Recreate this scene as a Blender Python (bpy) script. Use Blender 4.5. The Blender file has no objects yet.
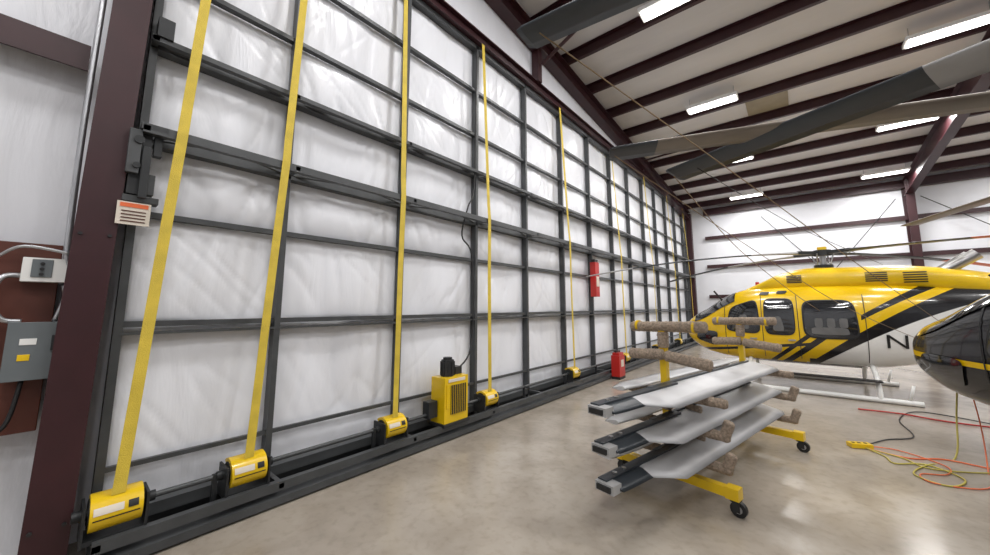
import bpy, math, random
from mathutils import Vector, Matrix, noise
random.seed(4)
S=bpy.context.scene
try: S.view_settings.view_transform='Standard'
except Exception as e: print(e)
rad=math.radians
# ------------------------------------------------------------ materials
def mat(name,col,rough=.5,metal=0,bump=0,bscale=20,var=0,vscale=4,coord='Object',stretch=(1,1,1),coat=0,emis=0,dist=0):
    m=bpy.data.materials.new(name); m.use_nodes=True
    nt=m.node_tree; n=nt.nodes; l=nt.links; b=n['Principled BSDF']
    b.inputs['Base Color'].default_value=(*col,1); b.inputs['Roughness'].default_value=rough
    b.inputs['Metallic'].default_value=metal
    if coat: b.inputs['Coat Weight'].default_value=coat; b.inputs['Coat Roughness'].default_value=.08
    if emis:
        b.inputs['Emission Color'].default_value=(*col,1); b.inputs['Emission Strength'].default_value=emis
    tc=n.new('ShaderNodeTexCoord'); mp=n.new('ShaderNodeMapping'); mp.inputs['Scale'].default_value=stretch
    l.new(tc.outputs[coord],mp.inputs[0])
    if bump:
        t=n.new('ShaderNodeTexNoise'); t.inputs['Scale'].default_value=bscale; t.inputs['Detail'].default_value=5
        t.inputs['Distortion'].default_value=dist
        l.new(mp.outputs[0],t.inputs['Vector']); bp=n.new('ShaderNodeBump'); bp.inputs['Strength'].default_value=bump
        bp.inputs['Distance'].default_value=.05
        l.new(t.outputs[0],bp.inputs['Height']); l.new(bp.outputs[0],b.inputs['Normal'])
    if var:
        t=n.new('ShaderNodeTexNoise'); t.inputs['Scale'].default_value=vscale; t.inputs['Detail'].default_value=6
        l.new(mp.outputs[0],t.inputs['Vector']); r=n.new('ShaderNodeValToRGB')
        r.color_ramp.elements[0].position=.35; r.color_ramp.elements[1].position=.68
        r.color_ramp.elements[0].color=(*[c*(1-var) for c in col],1); r.color_ramp.elements[1].color=(*[min(1,c*(1+var*.5)) for c in col],1)
        l.new(t.outputs[0],r.inputs[0]); l.new(r.outputs[0],b.inputs['Base Color'])
    return m
M={}
M['ins']=mat('insulation_white',(.80,.815,.86),.32,bump=.42,bscale=1.7,stretch=(1,1.8,.5),var=.04,vscale=1.5,dist=.6)
M['insroof']=mat('insulation_roof',(.74,.72,.71),.55,bump=.3,bscale=2,stretch=(.4,1.5,1),var=.08,vscale=1)
M['maroon']=mat('steel_maroon',(.036,.008,.011),.42,var=.15)
M['brown']=mat('panel_brown',(.10,.025,.014),.5,var=.2)
M['steel']=mat('steel_grey_painted',(.07,.074,.077),.42,metal=.2,var=.15,vscale=6)
M['dsteel']=mat('steel_dark',(.03,.032,.034),.45,metal=.3,var=.2)
M['strap']=mat('strap_yellow_webbing',(.66,.49,.05),.6,bump=.3,bscale=160,var=.12,vscale=9)
M['yel']=mat('paint_yellow',(.78,.51,.003),.32,coat=.3,var=.06)
M['white']=mat('plastic_white',(.8,.8,.78),.4,var=.04)
M['grey']=mat('box_grey',(.15,.17,.18),.4,metal=.2,var=.08)
M['black']=mat('rubber_black',(.012,.012,.013),.5,var=.2)
M['gloss']=mat('gloss_black',(.006,.006,.008),.12,coat=1)
M['glass']=mat('window_tinted',(.02,.022,.026),.05,coat=1,var=.6,vscale=3)
M['seat']=mat('seat_grey',(.14,.14,.14),.5,var=.2)
M['chrome']=mat('metal_bright',(.5,.5,.5),.3,metal=1,var=.05)
M['alu']=mat('conduit_galvanised',(.5,.51,.53),.35,metal=.8,var=.1)
M['red']=mat('paint_red',(.5,.02,.015),.35,var=.1)
M['orange']=mat('orange_paint',(.8,.16,.05),.4,var=.05)
M['carpet']=mat('carpet_beige',(.60,.47,.36),.95,bump=1,bscale=120,var=.35,vscale=50)
M['bladegrey']=mat('blade_grey',(.36,.36,.36),.35,var=.08)
M['bladelt']=mat('blade_light',(.52,.52,.53),.38,var=.05)
M['bladedk']=mat('blade_dark',(.028,.035,.043),.36,var=.15)
M['bladetan']=mat('blade_tan',(.20,.17,.14),.45,var=.15)
M['rope']=mat('rope_tan',(.25,.17,.09),.8,var=.1)
M['yrope']=mat('cord_yellow',(.5,.42,.08),.6,var=.1)
M['tan']=mat('skylight_tan',(.34,.29,.2),.5,var=.1)
M['sign']=mat('warning_label',(.7,.64,.55),.5,var=.05)
M['lamp']=mat('lamp_diffuser',(1,.98,.95),.5,emis=6)
# floor
def floor_mat():
    m=bpy.data.materials.new('concrete_sealed'); m.use_nodes=True
    nt=m.node_tree;n=nt.nodes;l=nt.links;b=n['Principled BSDF']
    tc=n.new('ShaderNodeTexCoord')
    def N(sc,d=6,dist=0):
        t=n.new('ShaderNodeTexNoise');t.inputs['Scale'].default_value=sc;t.inputs['Detail'].default_value=d
        t.inputs['Distortion'].default_value=dist;l.new(tc.outputs['Object'],t.inputs['Vector']);return t
    a=N(.9,8,.6);c=N(14,6);d=N(2.4,8,1.0)
    r=n.new('ShaderNodeValToRGB');r.color_ramp.elements[0].position=.32;r.color_ramp.elements[1].position=.7
    r.color_ramp.elements[0].color=(.31,.268,.218,1);r.color_ramp.elements[1].color=(.44,.395,.335,1)
    l.new(a.outputs[0],r.inputs[0])
    r2=n.new('ShaderNodeValToRGB');r2.color_ramp.elements[0].position=.25;r2.color_ramp.elements[1].position=.6
    r2.color_ramp.elements[0].color=(.70,.67,.64,1);r2.color_ramp.elements[1].color=(1,1,1,1)
    l.new(d.outputs[0],r2.inputs[0])
    mx=n.new('ShaderNodeMixRGB');mx.blend_type='MULTIPLY';mx.inputs[0].default_value=.6
    l.new(r.outputs[0],mx.inputs[1]);l.new(r2.outputs[0],mx.inputs[2])
    r3=n.new('ShaderNodeValToRGB');r3.color_ramp.elements[0].position=.3;r3.color_ramp.elements[1].position=.5
    r3.color_ramp.elements[0].color=(.8,.78,.76,1);r3.color_ramp.elements[1].color=(1,1,1,1)
    l.new(c.outputs[0],r3.inputs[0])
    m2=n.new('ShaderNodeMixRGB');m2.blend_type='MULTIPLY';m2.inputs[0].default_value=.6
    l.new(mx.outputs[0],m2.inputs[1]);l.new(r3.outputs[0],m2.inputs[2]);l.new(m2.outputs[0],b.inputs['Base Color'])
    mr=n.new('ShaderNodeMapRange');mr.inputs[3].default_value=.12;mr.inputs[4].default_value=.32
    l.new(d.outputs[0],mr.inputs[0]);l.new(mr.outputs[0],b.inputs['Roughness'])
    bp=n.new('ShaderNodeBump');bp.inputs['Strength'].default_value=.05;l.new(c.outputs[0],bp.inputs['Height']);l.new(bp.outputs[0],b.inputs['Normal'])
    return m
M['floor']=floor_mat()
# helicopter livery : uses object coordinates of the fuselage (paint scheme)
def livery(name,kind):
    m=bpy.data.materials.new(name);m.use_nodes=True
    nt=m.node_tree;n=nt.nodes;l=nt.links;b=n['Principled BSDF']
    b.inputs['Roughness'].default_value=.25;b.inputs['Coat Weight'].default_value=.5;b.inputs['Coat Roughness'].default_value=.06
    tc=n.new('ShaderNodeTexCoord');sp=n.new('ShaderNodeSeparateXYZ');l.new(tc.outputs['Object'],sp.inputs[0])
    X=sp.outputs[0];Z=sp.outputs[2]
    def A(op,a,c=0,d=None):
        k=n.new('ShaderNodeMath');k.operation=op
        for i,v in enumerate((a,c)+((d,) if d is not None else ())):
            if isinstance(v,(int,float)): k.inputs[i].default_value=v
            else: l.new(v,k.inputs[i])
        return k.outputs[0]
    def mixc(prev,mask,col):
        k=n.new('ShaderNodeMixRGB');l.new(mask,k.inputs[0])
        if isinstance(prev,tuple): k.inputs[1].default_value=(*prev,1)
        else: l.new(prev,k.inputs[1])
        k.inputs[2].default_value=(*col,1);return k.outputs[0]
    Y=(.80,.51,.003);W=(.82,.82,.80);K=(.008,.008,.01)
    if kind=='yellow':
        dx=A('MAXIMUM',A('SUBTRACT',X,2.45),0)
        cur=A('ADD',A('MULTIPLY',dx,.85),.55)
        cur=A('SUBTRACT',cur,A('MULTIPLY',A('MULTIPLY',dx,dx),.10))
        v=A('SUBTRACT',Z,cur)
        c=mixc(Y,A('MULTIPLY',A('LESS_THAN',v,0),A('GREATER_THAN',X,2.3)),W)
        w=A('ADD',A('MULTIPLY',dx,.05),.07)
        b1=A('MULTIPLY',A('LESS_THAN',A('ABSOLUTE',A('SUBTRACT',v,.02)),w),A('GREATER_THAN',X,2.35))
        b2=A('MULTIPLY',A('LESS_THAN',A('ABSOLUTE',A('SUBTRACT',v,.38)),A('MULTIPLY',w,.45)),A('GREATER_THAN',X,3.15))
        v3=A('SUBTRACT',Z,A('ADD',A('MULTIPLY',A('SUBTRACT',X,2.0),.9),.55))
        b3=A('MULTIPLY',A('LESS_THAN',A('ABSOLUTE',v3),.07),A('LESS_THAN',X,2.75))
        b4=A('MULTIPLY',A('LESS_THAN',A('ABSOLUTE',A('SUBTRACT',v3,.22)),.05),A('LESS_THAN',X,2.6))
        b5=A('MULTIPLY',A('LESS_THAN',A('ABSOLUTE',A('SUBTRACT',Z,A('ADD',A('MULTIPLY',A('SUBTRACT',X,1.2),.13),.78))),.03),A('LESS_THAN',X,2.5))
        bb=A('MAXIMUM',A('MAXIMUM',b1,b2),A('MAXIMUM',b3,A('MAXIMUM',b4,b5)))
        c=mixc(c,bb,K)
        c=mixc(c,A('LESS_THAN',Z,.54),K)
    else:
        s=A('LESS_THAN',A('ABSOLUTE',A('SUBTRACT',Z,A('ADD',A('MULTIPLY',X,-.05),1.12))),.03)
        c=mixc(K,s,Y)
    l.new(c,b.inputs['Base Color']);return m
M['livY']=livery('livery_yellow','yellow');M['livK']=livery('livery_black','black')
# ------------------------------------------------------------ mesh builder
class MB:
    def __init__(s): s.v=[];s.f=[];s.m=[];s.sm=[];s.slots=[]
    def mi(s,k):
        if k not in s.slots: s.slots.append(k)
        return s.slots.index(k)
    def add(s,vs,fs,k,smooth=False,T=None):
        o=len(s.v);i=s.mi(k)
        for v in vs: s.v.append(tuple(T@Vector(v)) if T is not None else tuple(v))
        for f in fs: s.f.append(tuple(o+j for j in f));s.m.append(i);s.sm.append(smooth)
    def box(s,c,d,k,T=None,rz=0,R=None):
        a,b2,e=d[0]/2,d[1]/2,d[2]/2
        vs=[Vector((x,y,z)) for x in(-a,a) for y in(-b2,b2) for z in(-e,e)]
        r=R if R is not None else Matrix.Rotation(rz,3,'Z')
        vs=[r@v+Vector(c) for v in vs]
        s.add(vs,[(0,1,3,2),(4,6,7,5),(0,4,5,1),(2,3,7,6),(0,2,6,4),(1,5,7,3)],k,False,T)
    def cyl(s,p,q,r,k,r2=None,seg=16,T=None,caps=True,smooth=True):
        p=Vector(p);q=Vector(q);d=(q-p).normalized();r2=r if r2 is None else r2
        u=d.orthogonal().normalized();w=d.cross(u)
        vs=[];
        for P,rr in((p,r),(q,r2)):
            for i in range(seg):
                a=2*math.pi*i/seg;vs.append(P+(u*math.cos(a)+w*math.sin(a))*rr)
        fs=[(i,(i+1)%seg,seg+(i+1)%seg,seg+i) for i in range(seg)]
        s.add(vs,fs,k,smooth,T)
        if caps: s.add(vs,[tuple(reversed(range(seg))),tuple(range(seg,2*seg))],k,False,T)
    def tube(s,pts,r,k,seg=8,T=None,sub=6):
        P=[Vector(p) for p in pts]
        if sub>1 and len(P)>2:
            Q=[]
            for i in range(len(P)-1):
                a=P[max(i-1,0)];b=P[i];c=P[i+1];d=P[min(i+2,len(P)-1)]
                for j in range(sub):
                    t=j/sub
                    Q.append(.5*((2*b)+(c-a)*t+(2*a-5*b+4*c-d)*t*t+(3*b-a-3*c+d)*t**3))
            Q.append(P[-1]);P=Q
        vs=[];up=None
        for i,p in enumerate(P):
            d=(P[min(i+1,len(P)-1)]-P[max(i-1,0)]).normalized()
            if up is None: up=d.orthogonal().normalized()
            up=(up-d*up.dot(d)).normalized();w=d.cross(up)
            for j in range(seg):
                a=2*math.pi*j/seg;vs.append(p+(up*math.cos(a)+w*math.sin(a))*r)
        fs=[]
        for i in range(len(P)-1):
            for j in range(seg): fs.append((i*seg+j,i*seg+(j+1)%seg,(i+1)*seg+(j+1)%seg,(i+1)*seg+j))
        fs.append(tuple(reversed(range(seg))));fs.append(tuple((len(P)-1)*seg+j for j in range(seg)))
        s.add(vs,fs,k,True,T)
    def quad(s,pts,k,T=None): s.add(pts,[tuple(range(len(pts)))],k,False,T)
    def ibeam(s,p,q,h,w,k,t=.02,up=Vector((0,0,1))):
        p=Vector(p);q=Vector(q);d=(q-p);L=d.length;d.normalize();up=(up-d*up.dot(d)).normalized();sd=d.cross(up)
        R=Matrix((d,sd,up)).transposed();c=(p+q)/2
        s.box(c,(L,t,h),k,R=R)
        for sg in(-1,1): s.box(c+up*sg*(h/2),(L,w,t),k,R=R)
    def obj(s,name,loc=(0,0,0),rz=0,scale=1,bevel=0,parent=None):
        me=bpy.data.meshes.new(name);me.from_pydata(s.v,[],s.f)
        for k in s.slots: me.materials.append(M[k])
        me.polygons.foreach_set('material_index',s.m);me.polygons.foreach_set('use_smooth',s.sm);me.update()
        o=bpy.data.objects.new(name,me);S.collection.objects.link(o)
        o.location=loc;o.rotation_euler=(0,0,rz);o.scale=(scale,)*3 if isinstance(scale,(int,float)) else scale
        if bevel:
            b=o.modifiers.new('bevel','BEVEL');b.width=bevel;b.segments=2;b.limit_method='ANGLE'
        if parent: o.parent=parent
        return o
# ------------------------------------------------------------ room
XR,YB,YF=15.0,19.5,-9.0
def roof(y): return 6.4+.095*(YB-y)
f=MB();f.box((XR/2,(YB+YF)/2,-.1),(XR+.6,YB-YF+.6,.2),'floor');f.obj('floor')
c=MB()
z0,z1=roof(YF),roof(YB)
vs=[(-.2,YF,z0),(XR,YF,z0),(XR,YB+.1,z1),(-.2,YB+.1,z1),(-.2,YF,z0+.1),(XR,YF,z0+.1),(XR,YB+.1,z1+.1),(-.2,YB+.1,z1+.1)]
c.add(vs,[(0,1,2,3),(7,6,5,4),(0,4,5,1),(2,6,7,3),(1,5,6,2),(0,3,7,4)],'insroof')
yy0,yy1=10.9,12.2
c.quad([(3.3,yy0,roof(yy0)-.01),(4.2,yy0,roof(yy0)-.01),(4.2,yy1,roof(yy1)-.01),(3.3,yy1,roof(yy1)-.01)],'tan')
c.obj('ceiling')
def wallx(name,x,k,y0=YF,y1=YB,thick=.1,infill=False):
    w=MB();vs=[]
    for X in(x,x-thick if x<5 else x+thick):
        vs+=[(X,y0,0),(X,y1,0),(X,y1,roof(y1)+.05),(X,y0,roof(y0)+.05)]
    w.add(vs,[(0,1,2,3),(7,6,5,4),(0,4,5,1),(1,5,6,2),(2,6,7,3),(3,7,4,0)],k)
    if infill:
        vs=[]
        for X in(0.03,-.15):
            vs+=[(X,.2,6.3),(X,19.2,6.3),(X,19.2,roof(19.2)),(X,.2,roof(.2))]
        w.add(vs,[(0,1,2,3),(7,6,5,4),(0,4,5,1),(1,5,6,2),(2,6,7,3),(3,7,4,0)],k)
    return w.obj(name)
wallx('wall_left',-.16,'ins',infill=True)
wallx('wall_right',XR,'ins')
for nm,y,t in(('wall_back',YB,.05),('wall_front',YF,-.05)):
    w=MB();w.box((XR/2,y+t,roof(y)/2),(XR+.3,.1,roof(y)+.1),'ins');w.obj(nm)
# purlins
p=MB();y=YB-.9
while y>YF+.3:
    zz=roof(y)
    p.box((XR/2-.05,y,zz-.11),(XR-.3,.012,.22),'maroon')
    p.box((XR/2-.05,y+.04,zz-.22),(XR-.3,.09,.012),'maroon')
    p.box((XR/2-.05,y-.035,zz-.005),(XR-.3,.08,.012),'maroon')
    y-=1.28
p.obj('roof_purlins')
def frame(x,name,h0=.55,h1=.75,w=.22,yc=YB-.28):
    r=MB()
    ya,yb=yc,YF+.3
    n=6
    for i in range(n):
        a=ya+(yb-ya)*i/n;b=ya+(yb-ya)*(i+1)/n;ha=h0+(h1-h0)*i/n
        r.ibeam((x,a,roof(a)-.24-ha/2),(x,b,roof(b)-.24-ha/2),ha,w,'maroon')
    top=roof(ya)-.25
    vs=[(x-.01,YB-.03,0),(x+.01,YB-.03,0),(x+.01,YB-.3,0),(x-.01,YB-.3,0),(x-.01,YB-.03,top),(x+.01,YB-.03,top),(x+.01,YB-.62,top),(x-.01,YB-.62,top)]
    r.add(vs,[(0,1,2,3),(7,6,5,4),(0,4,5,1),(1,5,6,2),(2,6,7,3),(3,7,4,0)],'maroon')
    vs=[(x-w/2,YB-.3,0),(x+w/2,YB-.3,0),(x+w/2,YB-.32,0),(x-w/2,YB-.32,0),(x-w/2,YB-.62,top),(x+w/2,YB-.62,top),(x+w/2,YB-.64,top),(x-w/2,YB-.64,top)]
    r.add(vs,[(0,1,2,3),(7,6,5,4),(0,4,5,1),(1,5,6,2),(2,6,7,3),(3,7,4,0)],'maroon')
    r.box((x,YB-.04,top/2),(w,.02,top),'maroon')
    r.obj(name)
frame(7.3,'steel_frame');frame(14.2,'steel_frame')
# end wall framing: header, rafter, braces, columns
h=MB()
ya,yb=YB-.35,YF+.3
h.ibeam((.16,ya,roof(ya)-.42),(.16,yb,roof(yb)-.42),.36,.24,'maroon')
h.box((0,9.65,6.28),(.2,19.2,.2),'maroon');h.box((.08,9.65,6.19),(.18,19.2,.02),'maroon');h.box((.08,9.65,6.38),(.18,19.2,.02),'maroon')
for yy in(6.0,12.6):
    h.box((.12,yy,(6.38+roof(yy)-.6)/2),(.16,.14,roof(yy)-.6-6.38),'maroon')
    h.cyl((.25,yy,6.75),(1.7,yy+.02,roof(yy)-.25),.035,'maroon',seg=8)
RC=Matrix.Rotation(-rad(.9),3,'X')
CC=Vector((0,.125,4))
h.box(CC+Vector((.06,0,0)),(.34,.02,7.9),'maroon',R=RC)
h.box(CC+Vector((.23,0,0)),(.02,.205,7.9),'maroon',R=RC);h.box(CC+Vector((-.1,0,0)),(.02,.205,7.9),'maroon',R=RC)
for zz in(.3,2.2,4.2):
    for s in(-.07,.07):
        yy=.125+(zz-4)*.0157+s
        h.cyl((.24,yy,zz),(.255,yy,zz),.012,'dsteel',seg=6)
top=roof(19.2)-.3
h.box((.1,19.17,top/2),(.4,.22,top),'maroon')
h.obj('endwall_steel_frame')
g=MB()
for zz in(3.65,5.6):
    g.box((-.06,-4.4,zz),(.16,8.7,.02),'maroon');g.box((.02,-4.4,zz-.09),(.02,8.7,.2),'maroon')
g.obj('wall_girt')
g=MB()
for zz in(2.2,3.6,4.95):
    g.box((XR/2+.3,YB-.07,zz),(XR-1,.12,.02),'maroon');g.box((XR/2+.3,YB-.13,zz-.07),(XR-1,.02,.16),'maroon')
g.box((XR/2+.3,YB-.15,roof(YB)-.28),(XR-1,.2,.3),'maroon')
for a,b2 in((3.0,7.0),(7.6,13.6)):
    g.cyl((a,YB-.2,.2),(b2,YB-.2,5.6),.014,'dsteel',seg=6);g.cyl((a,YB-.2,5.6),(b2,YB-.22,.2),.014,'dsteel',seg=6)
g.obj('back_wall_girts')
# ------------------------------------------------------------ hangar door
posts=[.28,1.36]+[1.36+1.42*i for i in range(1,13)]
posts=[q for q in posts if q<18.7]+[19.0]
zs=[.12,1.56,2.43,3.04,3.85,4.55,5.35,6.18]
d=MB()
for i in range(len(posts)-1):
    for j in range(len(zs)-1):
        a,b_=posts[i],posts[i+1];e,g_=zs[j],zs[j+1]
        near=i<5
        nu,nv=(44,34 if j else 44) if near else (20,16)
        vs=[]
        sd=random.random()*50;sl=random.uniform(-.9,.9);s2=random.choice((-1,1))*random.uniform(.5,1.1)
        for iu in range(nu+1):
            for iv in range(nv+1):
                u=iu/nu;v=iv/nv
                U=u*(b_-a);V=v*(g_-e)
                P=(max(0,4*u*(1-u))*max(0,4*v*(1-v)))**.4
                nz=noise.noise(Vector((U*1.4+sd,V*.8,sd)))*.055
                rd=1-abs(noise.noise(Vector((U*2.4+sd+V*sl,V*.5,sd+9))))*2.4
                nz-=max(0,rd)**8*.02
                # tension folds running from the corners
                rd=1-abs(noise.noise(Vector(((U+V*s2)*2.6+sd,(U-V*s2)*.35,sd+31))))*2.6
                nz-=max(0,rd)**9*.02*(1-P*.5)
                vs.append((-.05+.04*P+nz*P,a+(b_-a)*u,e+(g_-e)*v))
        fs=[(iu*(nv+1)+iv,(iu+1)*(nv+1)+iv,(iu+1)*(nv+1)+iv+1,iu*(nv+1)+iv+1) for iu in range(nu) for iv in range(nv)]
        d.add(vs,fs,'ins',True)
W=.05
for i,q in enumerate(posts):
    d.box((.03,q,3.12),(.11,W,6.1),'steel')
for zz in(1.56,2.43,4.55,5.35):
    d.box((.02,9.64,zz),(.07,18.7,.045),'steel')
d.box((.04,9.64,1.49),(.1,18.7,.02),'steel')
d.box((.03,9.64,6.14),(.11,18.7,.08),'steel')
for zz,dp in((3.04,.30),(3.85,.17),(.16,.42)):
    d.box((.03,9.64,zz),(.11,18.76,.09 if zz!=3.85 else .06),'steel')
    d.box((dp,9.64,zz),(.06,18.76,.07 if zz!=3.85 else .045),'steel')
    for q in posts:
        d.box((dp/2+.03,q,zz),(dp,.04,.04),'steel')
    if zz>1:
        for i in range(len(posts)-1):
            a=posts[i];b_=posts[i+1];m_=(a+b_)/2
            d.cyl((.06,a,zz),(dp,m_,zz),.014,'steel',seg=6);d.cyl((dp,m_,zz),(.06,b_,zz),.014,'steel',seg=6)
d.box((.42,9.64,.05),(.10,18.76,.06),'steel')
d.box((.2,9.64,.03),(.3,18.76,.04),'steel')
d.box((.0,9.64,.06),(.06,18.7,.12),'dsteel')  # dark strip stands in for the black shadow gap under the door
d.box((.05,9.64,.52),(.035,18.7,.035),'steel')
d.obj('hangar_door')
# drive shaft
s_=MB();s_.cyl((.3,.2,.34),(.3,18.9,.34),.02,'steel',seg=10)
for q in posts[1:]:
    s_.box((.3,q-.45,.25),(.04,.03,.22),'dsteel')
s_.obj('door_drive_shaft')
drums=[(.36,.27),(1.12,.27),(2.55,.08),(4.2,.03),(6.85,-.02),(9.75,0),(12.6,0),(15.4,0),(18.0,0)]
for q,lean in drums:
    m=MB()
    m.box((.3,q,.19),(.2,.30,.03),'dsteel')
    for s in(-.15,.15): m.box((.3,q+s,.29),(.22,.015,.24),'dsteel')
    seg=12;vs=[]
    for i in range(seg+1):
        a=rad(-55+i*(180+10)/seg)
        for s in(-.125,.125): vs.append((.3+.135*math.cos(a),q+s,.34+.115*math.sin(a)))
    m.add(vs,[(2*i,2*i+1,2*i+3,2*i+2) for i in range(seg)],'yel',True)
    for s in(-.125,.125):
        k=0 if s<0 else 1
        pts=[vs[2*i+k] for i in range(seg+1)]
        m.add(pts+[(.3,q+s,.34)],[tuple(range(seg+2))],'yel')
    m.cyl((.3,q-.13,.34),(.3,q+.13,.34),.09,'dsteel')
    m.cyl((.3,q-.2,.34),(.3,q+.2,.34),.035,'dsteel')
    def lab(a0,a1,s0,s1,k):
        vv=[]
        for i in range(5):
            a=rad(a0+(a1-a0)*i/4)
            for s in(s0,s1): vv.append((.3+.138*math.cos(a),q+s,.34+.118*math.sin(a)))
        m.add(vv,[(2*i,2*i+1,2*i+3,2*i+2) for i in range(4)],k,True)
    lab(8,30,-.11,.03,'sign');lab(8,30,.05,.10,'black');lab(-8,-4,-.11,.11,'black')
    m.obj('strap_drum')
    m=MB();n=24;vs=[];fs=[]
    z0_,z1_=.44,6.17
    for i in range(n+1):
        t=i/n
        zz=z0_+(z1_-z0_)*t;y_=q+lean*t
        x=.37-.04*(zz-z0_)/2.7 if zz<3.14 else .33-.15*(zz-3.14)/(z1_-3.14)
        if zz<3.2: x=max(x,.345)
        tw=rad(4*math.sin(t*5+q))
        cx_,sy=math.sin(tw)*.034,math.cos(tw)*.034
        for (ex,ey) in((0,0),(.004,0)):
            vs+= [(x+cx_+ex,y_-sy,zz),(x-cx_+ex,y_+sy,zz)]
    for i in range(n):
        o=4*i
        fs+=[(o,o+1,o+5,o+4),(o+2,o+6,o+7,o+3),(o,o+4,o+6,o+2),(o+1,o+3,o+7,o+5)]
    m.add(vs,fs,'strap')
    m.obj('lift_strap')
# motor unit
m=MB();q=3.42
m.box((.34,q,.2),(.3,.46,.04),'dsteel')
m.box((.34,q,.5),(.26,.42,.56),'yel')
m.box((.475,q+.03,.5),(.012,.27,.36),'black')
for i in range(9): m.box((.483,q-.1+i*.033,.5),(.006,.006,.36),'yel')
m.box((.475,q-.155,.55),(.01,.05,.3),'yel')
m.box((.474,q,.74),(.008,.3,.04),'sign')
m.cyl((.34,q-.05,.78),(.34,q-.05,.99),.085,'dsteel');m.cyl((.34,q-.05,.99),(.34,q-.05,1.02),.06,'black')
for i in range(10):
    a=i*.628;m.box((.34+.09*math.cos(a),q-.05+.09*math.sin(a),.88),(.02,.006,.18),'dsteel',rz=a)
m.box((.3,q-.3,.4),(.12,.14,.2),'dsteel');m.box((.3,q+.14,.83),(.12,.12,.1),'dsteel')
m.obj('door_drive_motor',bevel=.006)
m=MB();m.tube([(.3,3.5,.8),(.22,3.9,1.0),(.16,4.05,1.6),(.14,4.02,2.5),(.2,3.75,2.75),(.22,3.85,3.2),(.16,4.05,3.6),(.14,4.1,5.0),(.12,4.13,6.1)],.012,'black')
m.obj('motor_power_cable')
# latch mechanism
m=MB()
m.box((.2,.27,2.78),(.12,.11,.5),'dsteel');m.box((.28,.23,2.85),(.05,.07,.34),'steel');m.box((.22,.33,2.62),(.08,.07,.16),'steel')
m.cyl((.305,.25,2.94),(.32,.25,2.94),.03,'dsteel');m.cyl((.305,.25,2.74),(.32,.25,2.74),.022,'dsteel')
m.box((.26,.33,3.05),(.14,.16,.05),'steel');m.box((.2,.3,2.5),(.1,.2,.05),'steel')
m.box((.29,.3,2.7),(.03,.05,.4),'dsteel');m.box((.24,.36,2.95),(.06,.05,.2),'dsteel')
m.box((.15,.33,3.95),(.14,.10,.17),'dsteel')
m.obj('door_latch',bevel=.004)
m=MB();m.box((.262,.27,2.38),(.012,.18,.17),'sign');m.box((.27,.27,2.44),(.004,.15,.03),'orange')
for i in range(4): m.box((.27,.27,2.395-.025*i),(.004,.13,.008),'brown')
m.obj('warning_sign')
# ---------------- electrical, left wall
m=MB();m.box((-.02,-.40,1.5),(.1,.72,1.25),'brown');m.obj('electrical_backboard',bevel=.004)
m=MB();m.box((.09,-.115,1.41),(.12,.19,.36),'grey');m.box((.155,-.115,1.41),(.012,.2,.37),'grey')
m.box((.168,-.02,1.46),(.03,.02,.1),'dsteel');m.box((.163,-.125,1.47),(.004,.07,.04),'white');m.box((.163,-.135,1.37),(.004,.05,.04),'yel')
m.obj('disconnect_switch',bevel=.006)
m=MB();m.box((.08,-.085,1.94),(.1,.23,.16),'white');m.box((.134,-.115,1.95),(.008,.09,.12),'grey')
for i in range(3): m.cyl((.134,-.115,1.91+.035*i),(.15,-.115,1.91+.035*i),.011,'black',seg=10)
m.obj('door_control_box',bevel=.008)
m=MB()
m.tube([(.1,.0,1.9),(.12,-.02,2.1),(.15,-.03,3.0),(.15,-.02,4.6),(.1,-.01,7.0)],.018,'alu',sub=3)
m.tube([(.1,-.2,1.9),(.14,-.27,1.88),(.14,-.3,1.75),(.12,-.25,1.62),(.1,-.17,1.6)],.016,'alu')
m.tube([(.1,-.01,1.84),(.13,.0,1.75),(.12,-.03,1.6)],.013,'alu')
m.tube([(.08,-.3,2.02),(.14,-.2,2.09),(.15,.0,2.06)],.010,'alu')
m.tube([(.1,-.13,1.22),(.12,-.17,.95),(.1,-.29,.9),(.08,-.5,1.0)],.012,'black')
m.obj('electrical_conduit')
m=MB();m.box((.16,8.42,2.35),(.14,.22,.85),'red');m.box((.235,8.42,2.3),(.01,.15,.25),'sign');m.box((.16,8.42,2.81),(.1,.18,.08),'dsteel')
m.box((.08,8.42,2.6),(.1,.06,.06),'steel')
m.obj('fire_hose_cabinet',bevel=.01)
m=MB();m.box((.58,8.62,.3),(.2,.34,.48),'red');m.box((.58,8.62,.57),(.16,.28,.06),'red');m.box((.685,8.62,.36),(.01,.16,.16),'sign');m.cyl((.58,8.5,.63),(.58,8.74,.63),.018,'black');m.cyl((.58,8.5,.55),(.58,8.5,.64),.012,'black');m.cyl((.58,8.74,.55),(.58,8.74,.64),.012,'black');m.box((.58,8.62,.03),(.2,.34,.06),'black')
m.obj('red_equipment_case',bevel=.015)
# ------------------------------------------------------------ lights
for x in(2.65,6.6,10.8):
    for y in(-5,-1.2,2.9,6.7,10.4,14.1,17.8):
        zz=roof(y)-.36
        m=MB();m.box((0,0,.05),(1.15,.36,.07),'white')
        m.cyl((-.5,0,.08),(-.5,0,.34),.008,'alu',seg=6);m.cyl((.5,0,.08),(.5,0,.34),.008,'alu',seg=6)
        for yy in(-.12,-.04,.04,.12): m.cyl((-.54,yy,-.0),(.54,yy,-.0),.018,'lamp',seg=8)
        o=m.obj('ceiling_light_fixture',loc=(x,y,zz))
        ld=bpy.data.lights.new('tubes','AREA');ld.shape='RECTANGLE';ld.size=1.1;ld.size_y=.34;ld.energy=104;ld.color=(1,.985,.975)
        lo=bpy.data.objects.new('light_panel',ld);S.collection.objects.link(lo);lo.parent=o;lo.location=(0,0,-.03)
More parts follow.
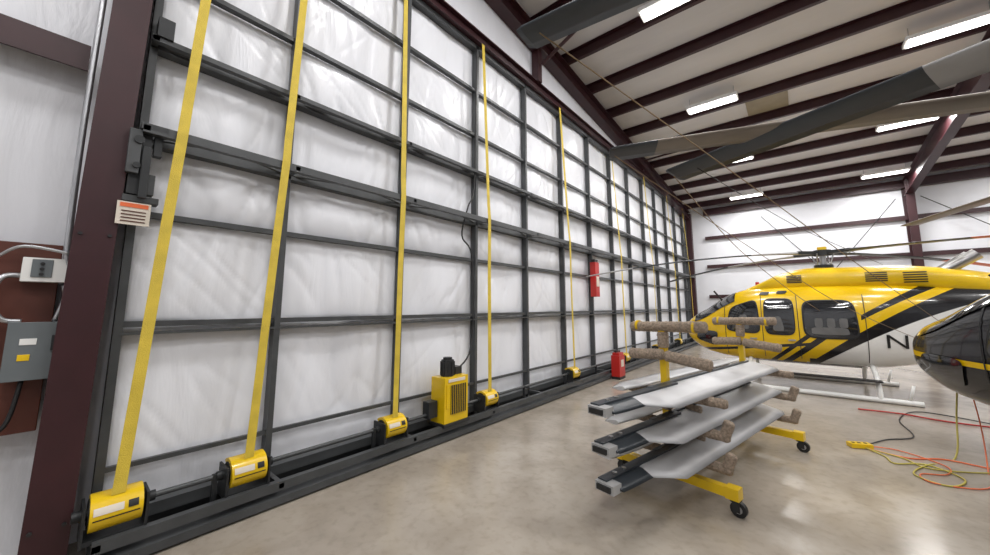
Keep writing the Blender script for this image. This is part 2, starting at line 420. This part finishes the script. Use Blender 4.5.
# ------------------------------------------------------------ rotor blades generic
AF=[(-.28,0),(-.24,.30),(-.12,.5),(.1,.48),(.4,.27),(.72,.04),(.4,-.2),(.1,-.42),(-.12,-.45),(-.24,-.28)]
def blade(mb,org,ax,st,droop=0,pitch=0,side=1,T=None,L=None):
    org=Vector(org);ax=Vector(ax).normalized()
    lat=ax.cross(Vector((0,0,1))).normalized()*side
    R=Matrix.Rotation(pitch,3,ax);lat=R@lat;up=lat.cross(ax).normalized()
    if up.z<0: up=-up
    L=L or st[-1][0]
    fine=[]
    for i in range(len(st)-1):
        a,b2=st[i],st[i+1];n=max(1,int((b2[0]-a[0])/.3))
        for j in range(n):
            t=j/n;fine.append((a[0]+(b2[0]-a[0])*t,a[1]+(b2[1]-a[1])*t,a[2]+(b2[2]-a[2])*t,a[3]))
    fine.append(st[-1])
    rings=[]
    for (s,c_,th,k) in fine:
        base=org+ax*s-Vector((0,0,1))*droop*(s/L)**2
        rings.append(([base+lat*(u*c_)+up*(v*th) for u,v in AF],k))
    n=len(AF)
    for i in range(len(rings)-1):
        mb.add(rings[i][0]+rings[i+1][0],[(j,(j+1)%n,n+(j+1)%n,n+j) for j in range(n)],rings[i][1],True,T)
    mb.add(rings[0][0],[tuple(range(n))],rings[0][1],False,T);mb.add(rings[-1][0],[tuple(range(n))],rings[-1][1],False,T)
# ------------------------------------------------------------ helicopter
SEC=[(0,1.08,1.16,.04),(.06,.95,1.30,.2),(.2,.80,1.44,.38),(.5,.62,1.62,.56),(.9,.53,1.90,.69),(1.3,.49,2.08,.75),(1.8,.47,2.15,.77),(2.6,.47,2.17,.77),(3.3,.50,2.17,.74),(3.9,.62,2.15,.64),(4.6,.92,2.1,.48),(5.3,1.2,2.02,.33),(6.4,1.42,1.93,.22),(8,1.55,1.9,.16),(9.6,1.62,1.88,.11)]
COW=[(1.35,2.0,2.1,.28),(1.6,2.0,2.22,.36),(2.0,2.0,2.42,.42),(2.5,2.0,2.52,.44),(3.1,2.0,2.5,.46),(3.8,2.0,2.48,.46),(4.4,1.9,2.4,.4),(5.0,1.85,2.25,.3),(5.6,1.8,2.05,.2)]
def sec(tab,x):
    x=max(tab[0][0],min(tab[-1][0],x))
    for i in range(len(tab)-1):
        if x<=tab[i+1][0]: break
    a,b2=tab[i],tab[i+1];h_=b2[0]-a[0];t=(x-a[0])/h_;out=[]
    for c_ in(1,2,3):
        def tg(j):
            if j<=0: return (tab[1][c_]-tab[0][c_])/(tab[1][0]-tab[0][0])
            if j>=len(tab)-1: return (tab[-1][c_]-tab[-2][c_])/(tab[-1][0]-tab[-2][0])
            m1=(tab[j][c_]-tab[j-1][c_])/(tab[j][0]-tab[j-1][0]);m2=(tab[j+1][c_]-tab[j][c_])/(tab[j+1][0]-tab[j][0])
            return 0 if m1*m2<=0 else 2*m1*m2/(m1+m2)
        m0,m1=tg(i),tg(i+1)
        out.append((2*t**3-3*t*t+1)*a[c_]+(t**3-2*t*t+t)*h_*m0+(-2*t**3+3*t*t)*b2[c_]+(t**3-t*t)*h_*m1)
    return out
EX=2/2.7
def ringpt(tab,x,a,off=0):
    zb,zt,w=sec(tab,x);zm=(zb+zt)/2;h_=(zt-zb)/2
    ca,sa=math.cos(a),math.sin(a)
    return (x,(w+off)*math.copysign(abs(ca)**EX,ca),zm+(h_+off)*math.copysign(abs(sa)**EX,sa))
def sidept(tab,x,z,sg,off=.01):
    zb,zt,w=sec(tab,x);zm=(zb+zt)/2;h_=(zt-zb)/2+off
    t=min(.999,abs((z-zm)/h_));return (x,sg*(w+off)*(1-t**2.7)**(1/2.7),z)
def loft(mb,tab,xs,k,n=48):
    vs=[ringpt(tab,x,2*math.pi*j/n) for x in xs for j in range(n)]
    fs=[(i*n+j,i*n+(j+1)%n,(i+1)*n+(j+1)%n,(i+1)*n+j) for i in range(len(xs)-1) for j in range(n)]
    fs+=[tuple(range(n)),tuple((len(xs)-1)*n+j for j in range(n))]
    mb.add(vs,fs,k,True)
def sidepatch(mb,quad_,k,sg,off=.012,tab=None):
    tab=tab or SEC
    BL,TL,TR,BR=[Vector(q) for q in quad_];cen=(BL+TL+TR+BR)/4
    rings=4;seg=40;vs=[sidept(tab,cen.x,cen.y,sg,off)];fs=[]
    for r_ in range(1,rings+1):
        for j in range(seg):
            a=2*math.pi*j/seg;e=2/5.0
            u=.5+.5*(r_/rings)*math.copysign(abs(math.cos(a))**e,math.cos(a));v=.5+.5*(r_/rings)*math.copysign(abs(math.sin(a))**e,math.sin(a))
            P=BL*(1-u)*(1-v)+BR*u*(1-v)+TR*u*v+TL*(1-u)*v
            vs.append(sidept(tab,P.x,P.y,sg,off))
    for j in range(seg): fs.append((0,1+j,1+(j+1)%seg))
    for r_ in range(rings-1):
        for j in range(seg):
            a=1+r_*seg;fs.append((a+j,a+seg+j,a+seg+(j+1)%seg,a+(j+1)%seg))
    mb.add(vs,fs,k,True)
def helicopter(loc,rz,scale,liv,accent,blades,reg=None,skid='white',sk0=.62,hz=2.84):
    m=MB()
    xs=[.0,.02,.05,.09,.14]+[.2+.1*i for i in range(50)]+[5.3+.4*i for i in range(11)]
    xs=[x for x in xs if x<9.6]+[9.6]
    loft(m,SEC,xs,liv)
    loft(m,COW,[1.35+.1*i for i in range(43)],accent,32)
    for sg in(0,1):
        nx,na=12,10;vs=[]
        for i in range(nx+1):
            for j in range(na+1):
                t=i/nx;a0=rad(26+12*t);a1=rad(86.5)
                x=.26+(1.14-.26)*t
                a=a0+(a1-a0)*j/na
                if sg:a=math.pi-a
                vs.append(ringpt(SEC,x,a,.012))
        m.add(vs,[(i*(na+1)+j,(i+1)*(na+1)+j,(i+1)*(na+1)+j+1,i*(na+1)+j+1) for i in range(nx) for j in range(na)],'glass',True)
    for sg in(-1,1):
        fr='black'
        wins=[[(.96,1.16),(1.06,1.66),(1.54,1.84),(1.58,1.12)],[(1.68,1.12),(1.68,1.84),(2.16,1.84),(2.16,1.12)],[(2.32,1.08),(2.32,1.80),(3.05,1.80),(3.1,1.08)]]
        for w in wins:
            c_=Vector((sum(p[0] for p in w)/4,sum(p[1] for p in w)/4))
            big=[tuple(c_+(Vector(p)-c_)*1.07) for p in w]
            sidepatch(m,big,fr,sg,.01);sidepatch(m,w,'glass',sg,.018)
        sidepatch(m,[(.28,.92),(.34,1.14),(.78,1.12),(.72,.78)],'glass',sg,.016)
        sidepatch(m,[(1.80,1.18),(1.84,1.48),(1.95,1.48),(2.0,1.18)],'seat',sg,.022)
        sidepatch(m,[(1.2,1.2),(1.22,1.5),(1.36,1.52),(1.4,1.2)],'seat',sg,.022)
        sidepatch(m,[(2.42,1.14),(2.42,1.28),(2.95,1.28),(2.98,1.14)],'seat',sg,.022)
        for i in range(3): sidepatch(m,[(2.48+.18*i,1.28),(2.48+.18*i,1.46),(2.60+.18*i,1.46),(2.60+.18*i,1.28)],'seat',sg,.022)
        # cabin curtain cord across rear window + small emblem on roof side
        for (xx,zz) in((1.6,1.98),(1.9,2.0)):
            sidepatch(m,[(xx,zz-.04),(xx+.03,zz+.03),(xx+.2,zz+.03),(xx+.16,zz-.04)],'black',sg,.012)
        for xx in(.93,1.62,2.22,3.2):
            for i in range(10):
                z_=.62+i*.13
                m.quad([sidept(SEC,xx,z_,sg,.008),sidept(SEC,xx+.012,z_,sg,.008),sidept(SEC,xx+.012,z_+.13,sg,.008),sidept(SEC,xx,z_+.13,sg,.008)],'black')
        for xx in(1.45,2.1):
            p=sidept(SEC,xx,1.0,sg,.02);m.box(p,(.12,.02,.03),'chrome')
        for (xa,xb,za,zb_) in((2.1,2.35,2.2,2.34),(3.3,3.6,2.18,2.34),(3.8,4.1,2.14,2.32)):
            for i in range(5):
                zz=za+(zb_-za)*i/4;q0=[]
                for (x_,z_) in((xa,zz-.01),(xb,zz-.01),(xb,zz+.012),(xa,zz+.012)):
                    zb2,zt2,w2=sec(COW,x_);zm=(zb2+zt2)/2;hh=(zt2-zb2)/2;t=min(.98,abs((z_-zm)/hh))
                    q0.append((x_,sg*((w2)*(1-t**2.7)**(1/2.7)+.01),z_))
                m.quad(q0,'black')
    for s in(-.16,.16): m.cyl((4.3,s,2.3),(4.75,s*1.3,2.62),.09,'chrome',.1)
    hx=2.74
    m.cyl((hx,0,2.4),(hx,0,hz+.02),.055,'chrome');m.cyl((hx,0,2.5),(hx,0,2.58),.16,'dsteel');m.cyl((hx,0,hz-.06),(hx,0,hz+.06),.15,'dsteel');m.cyl((hx,0,hz+.06),(hx,0,hz+.13),.08,accent)
    for a in range(4):
        an=rad(45+90*a);m.cyl((hx+.14*math.cos(an),.14*math.sin(an),2.55),(hx+.2*math.cos(an+.3),.2*math.sin(an+.3),hz-.02),.014,'chrome',seg=8)
    for (ang,L,cols,drp,ch,*pt) in blades:
        an=rad(ang)-rz;ax=(math.cos(an),math.sin(an),0)
        c0=Vector((hx,0,hz))
        m.box(c0+Vector(ax)*.28,(.5,.13,.07),'dsteel',rz=an)
        st=[(.45,.14,.08,cols[0][1]),(.9,ch,.05,cols[0][1])]
        for i,(fr_,k) in enumerate(cols):
            if fr_*L>.9: st.append((fr_*L,ch,.035,k))
        st.append((L-.03,ch,.03,cols[-1][1]));st.append((L,ch*.8,.008,cols[-1][1]))
        blade(m,c0,ax,st,droop=drp,pitch=rad(pt[0]) if pt else 0)
    m.cyl((1.55,0,2.1),(1.55,0,2.26),.05,'red',.035,12)
    m.box((.75,.0,1.93),(.04,.02,.35),'black',R=Matrix.Rotation(rad(-35),3,'Y'))
    for sg in(-1,1):
        yk=sg*1.02
        m.tube([(sk0,yk,.30),(sk0+.1,yk,.16),(sk0+.3,yk,.07),(sk0+.58,yk,.045),(2.6,yk,.045),(3.75,yk,.045)],.045,skid,seg=10)
        m.box((2.5,sg*.98,.36),(1.6,.22,.02),'black')
        m.tube([(3.6,yk,.08),(3.66,yk,.34)],.02,skid,sub=1)
        for xx in(max(1.35,sk0+.6),3.25):
            m.tube([(xx,yk,.06),(xx,sg*.98,.2),(xx,sg*.8,.40),(xx,sg*.5,.54),(xx,0,.56)],.04,skid,seg=10)
    def plate(pts,th,k):
        n=len(pts);a=[Vector(p) for p in pts];nn=(a[1]-a[0]).cross(a[2]-a[0]).normalized()*th/2
        m.add([p+nn for p in a]+[p-nn for p in a],[tuple(range(n)),tuple(reversed(range(n,2*n)))]+[(i,(i+1)%n,n+(i+1)%n,n+i) for i in range(n)],k)
    plate([(7.6,-1,1.72),(8.0,-1,1.72),(8.05,1,1.72),(7.55,1,1.72)],.05,accent)
    for sg in(-1,1): plate([(7.5,sg,1.35),(7.95,sg,1.3),(8.25,sg,2.15),(7.95,sg,2.2)],.04,accent)
    plate([(9.1,0,1.7),(9.6,0,1.7),(10.1,0,2.75),(9.75,0,2.8)],.08,accent);plate([(9.2,0,1.7),(9.6,0,1.7),(9.8,0,.95),(9.5,0,.95)],.06,accent)
    m.cyl((9.5,.08,1.75),(9.5,.3,1.75),.05,'dsteel');plate([(9.42,.28,.95),(9.58,.28,.95),(9.58,.28,2.55),(9.42,.28,2.55)],.03,'bladegrey')
    if reg:
        cu=bpy.data.curves.new('t','FONT');cu.body=reg;cu.size=.36;cu.space_character=1.1
        to=bpy.data.objects.new('t',cu);S.collection.objects.link(to);bpy.context.view_layer.update()
        me=bpy.data.meshes.new_from_object(to);bpy.data.objects.remove(to)
        for sg in(-1,1):
            vs=[]
            for v in me.vertices:
                x=3.42+v.co.x*1.2 if sg<0 else 4.7-v.co.x*1.2
                z=.93+v.co.y;vs.append(sidept(SEC,x,z,sg,.014))
            m.add(vs,[tuple(p.vertices) for p in me.polygons],'black')
    return m.obj('helicopter',loc=loc,rz=rz,scale=scale)
helicopter((1.72,10.5,0),0,1.0,'livY','yel',[(217.6,5.1,[(0,'bladegrey'),(.3,'bladedk'),(.8,'bladegrey')],.5,.2),(148,4.4,[(0,'bladegrey'),(.5,'bladedk')],.35,.2),(-34,5.1,[(0,'bladedk'),(.42,'orange'),(.6,'bladegrey'),(.8,'orange')],.3,.2),(47,5.1,[(0,'bladedk'),(.6,'orange')],.3,.2)],'N407')
# black helicopter (nose visible)
a2=rad(-45);hb=Vector((7.4,5.3))-Vector((math.cos(a2),math.sin(a2)))*2.74*1.15
helicopter((hb.x+.05,hb.y,0),a2,(1.15,1.15,1.0),'livK','gloss',[(204.1,4.49,[(0,'bladetan'),(.92,'bladedk')],.12,.24,8),(112,4.3,[(0,'bladetan')],.1,.24),(-65,4.3,[(0,'bladetan')],.3,.24),(20,4.3,[(0,'bladetan')],.3,.24)],skid='black',sk0=1.5,hz=3.27)
a3=rad(-53);hb=Vector((7.6,2.06))-Vector((math.cos(a3),math.sin(a3)))*2.74*1.12
helicopter((hb.x,hb.y,0),a3,1.12,'livK','gloss',[(154.6,5.1/1.12,[(0,'bladegrey'),(.62,'bladedk')],.0,.25,18),(187.1,4.7/1.12,[(0,'bladegrey'),(.5,'bladedk')],.0,.18),(-30,4.2,[(0,'bladegrey')],.1,.25),(-85,4.2,[(0,'bladegrey')],.1,.25)],skid='black')
# ------------------------------------------------------------ blade rack cart
F0=Vector((2.95,3.80,0));F1=Vector((3.36,5.86,0));AX=(F1-F0).normalized();SD=Vector((AX.y,-AX.x,0))
m=MB()
RR=Matrix((SD,AX,Vector((0,0,1)))).transposed()
def carpet(p,q,r,m=m):
    p=Vector(p);q=Vector(q);d_=(q-p);L=d_.length;d_.normalize();u=d_.orthogonal().normalized();w=d_.cross(u)
    n=int(L/.012);seg=22;vs=[];fs=[]
    for i in range(n+1):
        P=p+d_*L*i/n
        for j in range(seg):
            a=2*math.pi*j/seg;rr=r*(1+.14*noise.noise(Vector((i*.7,math.cos(a)*3,math.sin(a)*3)))+random.uniform(-.04,.04))
            if i in(0,n): rr*=.85
            vs.append(P+(u*math.cos(a)+w*math.sin(a))*rr)
    for i in range(n):
        for j in range(seg): fs.append((i*seg+j,i*seg+(j+1)%seg,(i+1)*seg+(j+1)%seg,(i+1)*seg+j))
    fs+=[tuple(range(seg)),tuple(n*seg+j for j in range(seg))]
    m.add(vs,fs,'carpet',True)
LV=[.36,.62,.89]
Zv=Vector((0,0,1))
for fi,F in enumerate((F0,F1)):
    m.box(F+Zv*.17,(1.12,.075,.075),'yel',R=RR)
    m.box(F+Zv*.84,(.06,.06,1.28),'yel',R=RR)
    for sx in(-1,1):
        P=F+SD*sx*.52
        m.box(P+Zv*.175,(.10,.10,.09),'yel',R=RR)
        m.cyl(P+Zv*.13,P+Zv*.11,.035,'dsteel')
        for e in(-.03,.03): m.box(P+SD*.02+AX*e+Zv*.085,(.05,.006,.09),'dsteel',R=RR)
        m.cyl(P+SD*.03+AX*-.02+Zv*.06,P+SD*.03+AX*.02+Zv*.06,.06,'black',seg=20)
        m.cyl(P+SD*.03+AX*-.023+Zv*.06,P+SD*.03+AX*.023+Zv*.06,.03,'alu',seg=14)
    carpet(F+Zv*1.49-SD*.32,F+Zv*1.51+SD*.40,.05)
    carpet(F+Zv*1.22-SD*.32-AX*.05,F+Zv*1.24+SD*.02-AX*.05,.05)
    carpet(F+Zv*1.23+SD*.04-AX*.05,F+Zv*1.18+SD*.44-AX*.05,.05)
    for e in(-.25,.3): m.cyl(F+Zv*1.50+SD*(e-.012),F+Zv*1.50+SD*(e+.012),.055,'yel',seg=20)
    for z in LV:
        m.box(F+Zv*(z-.03),(.86,.04,.04),'yel',R=RR)
        carpet(F+Zv*(z-.02)+SD*.05,F+Zv*(z-.02)+SD*.52,.04)
        carpet(F+Zv*(z-.02)-SD*.05,F+Zv*(z-.02)-SD*.44,.04)
        m.cyl(F+SD*.06-AX*.05+Zv*(z-.1),F+SD*.06-AX*.05+Zv*(z+.1),.015,'dsteel',seg=8)
    for z in LV[:2]:
        carpet(F+SD*.48+Zv*(z-.03),F+SD*.53+Zv*(z+.11),.042)
    carpet(F+Zv*1.30,F+Zv*1.45,.05)
    for z in(LV[0]+.12,LV[1]+.12): carpet(F+SD*.02-AX*.04+Zv*z,F+SD*.03-AX*.04+Zv*(z+.09),.05)
m.box((F0+F1)/2+Zv*.17,(.06,(F1-F0).length,.06),'yel',R=RR)
rack=m.obj('rotor_blade_rack')
for li,z in enumerate(LV):
    for sx in(1,-1):
        m=MB()
        y0=-1.14-.03*li if sx==1 else -.75+li*.12
        org=F0+AX*y0+SD*(.15 if sx==1 else -.16)+Zv*(z+.065)
        L=3.4 if sx==1 else 3.0
        if sx==1:
            st=[(0,.12,.05,'bladedk'),(.10,.13,.05,'bladedk'),(.38,.14,.05,'bladelt'),(.62,.34,.04,'bladelt'),(L-.1,.34,.03,'bladelt'),(L,.28,.01,'bladelt')]
        else:
            st=[(0,.14,.04,'bladelt'),(.35,.32,.04,'bladelt'),(L-.1,.32,.03,'bladelt'),(L,.26,.01,'bladelt')]
        blade(m,org,AX,st,pitch=rad(11 if sx==1 else -6),side=1 if sx==1 else -1)
        if sx==1:
            m.box(org+AX*(.56)-SD*.055+Zv*.0,(.075,1.22,.08),'bladedk',R=RR)
            m.box(org+AX*(L/2+.3)-SD*.085+Zv*.02,(.035,L-.9,.045),'bladedk',R=RR)
            m.box(org-AX*.03-SD*.02,(.15,.10,.06),'bladegrey',R=RR)
            m.box(org-AX*.085-SD*.02,(.11,.02,.035),'black',R=RR)
            for e in(.1,.22): m.cyl(org+AX*e-SD*.05+Zv*.035,org+AX*e-SD*.05+Zv*.05,.018,'chrome',seg=10)
            if li<2: carpet(org+AX*(1.4)+SD*.02+Zv*.035-SD*.10,org+AX*(1.42)+SD*.06+Zv*.03,.035,m)
        m.obj('stored_rotor_blade')
# ------------------------------------------------------------ ropes & cords
def rope(name,pts,r,k):
    m=MB();m.tube(pts,r,k,seg=6);m.obj(name)
rope('tie_down_rope',[(3.05,1.5,3.15),(3.75,3.0,2.6),(4.6,5.0,1.95),(5.35,7.2,1.5)],.0035,'rope')
rope('tie_down_rope',[(3.05,4.2,3.12),(3.4,5.8,2.5),(3.9,7.8,1.95),(4.3,9.75,1.6)],.005,'rope')
rope('tie_down_rope',[(2.78,3.2,3.1),(3.55,4.5,2.4),(4.4,6.0,1.7),(5.2,7.5,1.25)],.0035,'rope')
rope('tie_down_rope',[(3.3,4.1,3.12),(4.0,6.2,2.8),(4.7,8.2,2.6),(5.3,10.2,2.5)],.004,'black')
rope('extension_cord',[(5.45,7.3,.9),(5.35,7.1,.4),(5.2,6.6,.01),(4.9,6.1,.01),(4.75,5.7,.01),(4.95,5.55,.01),(5.1,5.85,.01),(4.9,6.1,.015),(4.65,5.95,.01),(4.6,6.15,.01),(4.45,6.35,.02)],.008,'yrope')
rope('extension_cord',[(4.45,6.38,.02),(4.7,6.9,.01),(5.0,7.3,.01),(5.0,8.2,.01),(5.3,9.0,.01),(5.8,8.9,.01),(6.3,8.5,.01)],.007,'black')
rope('extension_cord',[(4.5,6.3,.02),(4.8,6.25,.01),(5.1,6.45,.01),(5.5,6.4,.01),(6.2,6.5,.01)],.008,'orange')
rope('air_hose',[(4.6,8.6,.015),(5.1,8.65,.015),(5.6,8.5,.015),(6.5,8.6,.015)],.012,'red')
rope('extension_cord',[(5.6,7.2,.8),(5.62,6.9,.3),(5.5,6.5,.01),(5.3,6.2,.01),(4.9,6.0,.01),(4.75,6.2,.01),(4.5,6.3,.02)],.007,'yrope')
rope('extension_cord',[(4.45,6.4,.02),(4.75,6.5,.01),(5.05,6.2,.01),(5.0,5.9,.01),(4.8,5.75,.01),(4.85,5.55,.01),(5.2,5.7,.01),(5.35,6.3,.01),(5.5,7.0,.3),(5.5,7.2,.8)],.006,'orange')
m=MB();m.box((4.42,6.36,.03),(.22,.10,.05),'yel',rz=.5)
for i in range(3): m.box((4.36+.055*i,6.33+.03*i,.057),(.03,.03,.006),'black',rz=.5)
m.obj('power_strip',bevel=.005)
# ------------------------------------------------------------ world + camera
w=bpy.data.worlds.new('World');S.world=w;w.use_nodes=True
w.node_tree.nodes['Background'].inputs[0].default_value=(.8,.85,.9,1);w.node_tree.nodes['Background'].inputs[1].default_value=.3
cam=bpy.data.cameras.new('Camera');co=bpy.data.objects.new('Camera',cam);S.collection.objects.link(co)
cam.sensor_width=36;cam.lens=360/990*36;cam.shift_y=-16.5/990;cam.clip_start=.02;cam.clip_end=200
co.location=(4,0,1.7);co.rotation_euler=(rad(90+7.12),0,rad(40.05))
S.camera=co
